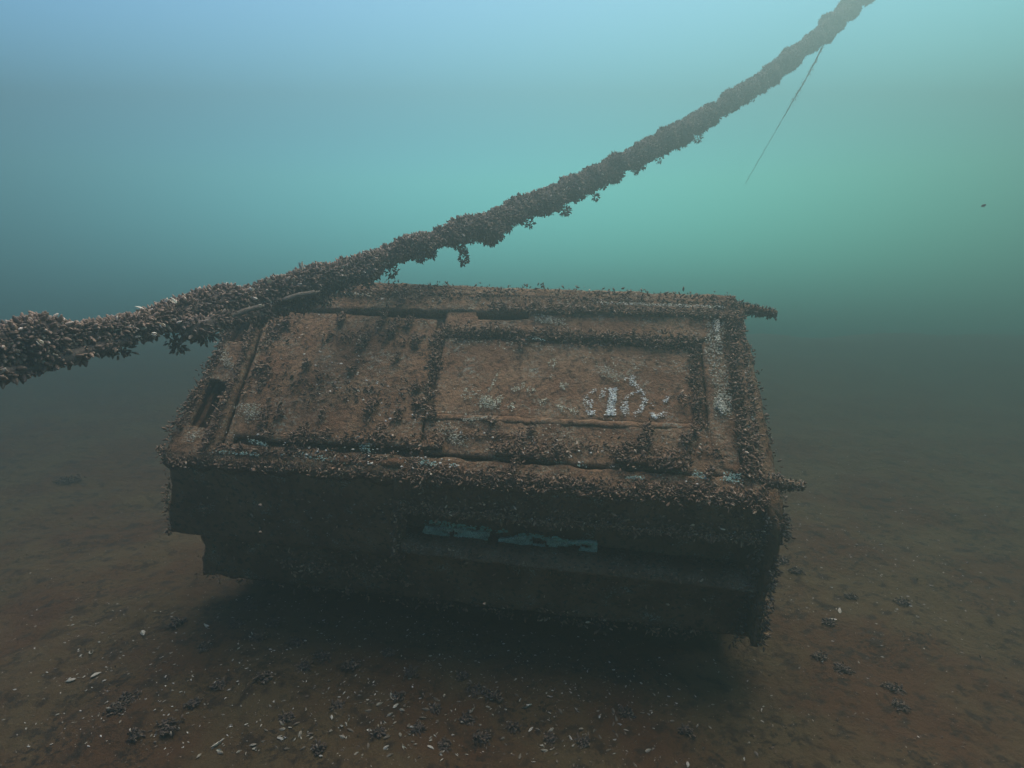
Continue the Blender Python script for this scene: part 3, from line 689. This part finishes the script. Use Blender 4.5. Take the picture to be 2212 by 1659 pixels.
for k, (px, py, s, v) in enumerate(GREAT):
    x, y = g_xy(px, py); o = link(bpy.data.objects.new('mussel_shell', VM[v])); o.scale = (s, s, s)
    o.location = (x, y, bed_h(x, y)+.006); o.rotation_euler = (random.uniform(-.5, .5), random.uniform(-.4, .2), random.uniform(0, 6.3))
    tag(o, 'large ' + VN[v] + ' mussel shell, ' + GW[k], 'shell', grp)
spots = shell_spots(1500)
spots.sort(key=lambda p: p[0]**2+p[1]**2)
for k, (x, y) in enumerate(spots[:285]):
    v = random.choices(range(5), [1.6, 4, 1.5, 5, 1])[0]
    o = link(bpy.data.objects.new('mussel_shell', VM[v])); s = random.choice([.008, .011, .014, .018, .024, .034]); o.scale = (s, s, s)
    o.location = (x, y, bed_h(x, y)+.002); o.rotation_euler = (random.uniform(-.6, .6), random.uniform(-.5, .3), random.uniform(0, 6.3))
    tag(o, 'small ' + VN[v] + ' mussel shell lying loose on the brown silt', 'shell', grp)
rest = spots[285:]+[(random.gauss(0, 6), random.uniform(2, 14)) for _ in range(500)]
rest = [(x, y) for x, y in rest if abs(x) < HZ-1 and -5 < y < HZ-1]
V = []; F = []; C = []
for (x, y) in rest:
    me = VM[random.choices(range(5), [2, 4, 2, 6, 1])[0]]; co = np.empty(len(me.vertices)*3, dtype=np.float32); me.vertices.foreach_get('co', co); co = co.reshape(-1, 3)*random.uniform(.006, .018)
    a = random.uniform(0, 6.3); c_, s_ = math.cos(a), math.sin(a); t = random.uniform(-.5, .5)
    Rz = np.array([[c_, -s_, 0], [s_, c_, 0], [0, 0, 1]])@np.array([[1, 0, 0], [0, math.cos(t), -math.sin(t)], [0, math.sin(t), math.cos(t)]])
    b0 = sum(len(v_) for v_ in V) if False else (C[-1][1] if C else 0)
    V.append(co@Rz.T+np.array([x, y, bed_h(x, y)+.002])); ff = np.array([p.vertices[:] for p in me.polygons])+b0; F.append(ff)
    col = np.array(random.choice([(.6, .58, .5), (.4, .37, .3), (.25, .22, .18), (.7, .69, .62)])); C.append((np.tile(col, (len(co), 1)), b0+len(co)))
o = mesh_np('shell_litter', np.vstack(V), np.vstack(F), M_flake, None, True, np.vstack([c[0] for c in C]))
tag(o, 'finer broken shell litter strewn over the silt around the cabin', 'shell litter', kind='stuff')
# pebbly grit
n = 9000; gx = RNG.normal(0, 2.2, n); gy = RNG.uniform(1.7, 7, n); gz = np.array([bed_h(a, b) for a, b in zip(gx, gy)])
d = RNG.normal(size=(n, 3)); d[:, 2] *= .35
o = mussels('grit', np.stack([gx, gy, gz-.002], 1), d, RNG.uniform(.006, .02, n), None, pal_w=(.3, .3, .2, .15, .05, .0))
tag(o, 'fine dark grit and shell crumbs in the silt', 'grit')
n = 11000; gx = RNG.normal(-.2, 1.6, n); gy = np.abs(RNG.normal(0, 1.5, n))+1.9
kp = nz2(gx, gy, 1.4, 5.0, 3) > RNG.uniform(-.5, .3, n); gx = gx[kp]; gy = gy[kp]; gx = gx; n = len(gx); gz = np.array([bed_h(a, b) for a, b in zip(gx, gy)])
d = RNG.normal(size=(n, 3)); d[:, 2] *= .3
o = mussels('shell_gravel', np.stack([gx, gy, gz-.001], 1), d, RNG.uniform(.003, .010, n), None, pal_w=(.1, .1, .1, .1, .4, .5))
tag(o, 'pale crumbs of shell gravel drifted over the silt', 'shell gravel')
# dark mussel clumps on the bed
cl = [(548, 1365, .05), (595, 1400, .035), (520, 1405, .035), (365, 1610, .06), (390, 1400, .05), (560, 1430, .04), (1065, 1520, .045), (1030, 1505, .05), (450, 1450, .04), (640, 1430, .05), (700, 1455, .05), (760, 1470, .05),
      (1010, 1560, .04), (1040, 1600, .04), (575, 1510, .045), (285, 1555, .05), (1260, 1610, .03), (1350, 1540, .04), (890, 1480, .04), (840, 1440, .035), (660, 1480, .04), (940, 1545, .03), (1820, 1440, .05), (1930, 1480, .05),
      (1770, 1415, .04), (1690, 1215, .05), (1720, 1240, .05), (1840, 1285, .04), (1950, 1300, .05), (1660, 1260, .05), (1700, 1160, .04), (480, 1520, .03), (730, 1550, .03), (1945, 1520, .04), (1790, 1340, .04), (150, 1045, .13), (260, 1580, .05)]
cl += [(x_, y_, .03) for x_, y_ in ((905, 1590), (960, 1620), (820, 1600), (1110, 1575), (1190, 1600), (300, 1630), (420, 1560), (620, 1580), (690, 1640), (1000, 1480), (860, 1530), (1480, 1590))]
cl.sort()
zone = lambda px, py: 'right of the cabin' if px > 1650 else ('far out on the left' if py < 1300 and px < 400 else (('in the near left foreground' if px < 800 else 'in the near middle foreground') if py > 1500 else 'in front of the cabin'))
cnt = {}
ORD = ['leftmost', 'second from the left', 'third from the left', 'fourth from the left', 'fifth from the left', 'sixth from the left', 'seventh from the left', 'eighth from the left', 'ninth from the left', 'tenth from the left', 'eleventh from the left', 'twelfth from the left', 'thirteenth from the left', 'fourteenth from the left', 'fifteenth from the left', 'sixteenth from the left', 'seventeenth from the left', 'eighteenth from the left', 'nineteenth from the left', 'twentieth from the left']+['number %d from the left' % q for q in range(21, 40)]
for (px, py, r) in cl:
    zn = zone(px, py); cnt[zn] = cnt.get(zn, 0)+1; tot = sum(1 for a in cl if zone(a[0], a[1]) == zn)
    lab = 'dark mussel clump, ' + ('the only one ' + zn if tot == 1 else ORD[cnt[zn]-1] + ' of those ' + zn)
    x, y = g_xy(px, py); r *= .8; n = int(60+1500*r); e = tag(mussels('mussel_clump', np.stack([x+np.clip(RNG.normal(0, .5, n), -1, 1)*r, y+np.clip(RNG.normal(0, .45, n), -1, 1)*r, bed_h(x, y)+np.abs(RNG.normal(0, r*.22, n))], 1),
        RNG.normal(size=(n, 3))*np.array([1, 1, .6]), RNG.uniform(.014, .026, n), None, pal_w=(.3, .1, .03, .6, .02, .01)), lab, 'mussel clump', 'mussel clumps on the seabed')
    del e['kind']
    # origin at its base
    me = e.data; me.transform(__import__('mathutils').Matrix.Translation((-x, -y, -bed_h(x, y)))); e.location = (x, y, bed_h(x, y))

# ---------------------------------------------------------------- water haze
hb = bpy.data.meshes.new('haze'); x0, x1, y0, y1, z0, z1 = -HZ, HZ, -HZ, HZ, -1.6, 6.5
hb.from_pydata([(x, y, z) for z in (z0, z1) for y in (y0, y1) for x in (x0, x1)], [], [(0, 2, 3, 1), (4, 5, 7, 6), (0, 1, 5, 4), (2, 6, 7, 3), (0, 4, 6, 2), (1, 3, 7, 5)])
haze = link(bpy.data.objects.new('haze', hb)); tag(haze, 'blue-green water haze filling the whole scene', 'haze', kind='stuff')
hm = bpy.data.materials.new('water_haze'); hm.use_nodes = True; t = hm.node_tree
t.nodes.remove(t.nodes['Principled BSDF']); pv = t.nodes.new('ShaderNodeVolumePrincipled')
pv.inputs['Density'].default_value = .16
pv.inputs['Color'].default_value = (.24, .375, .345, 1)
pv.inputs['Absorption Color'].default_value = (0, 0, 0, 1)
pv.inputs['Anisotropy'].default_value = .62
t.links.new(pv.outputs[0], t.nodes['Material Output'].inputs['Volume'])
hb.materials.append(hm)
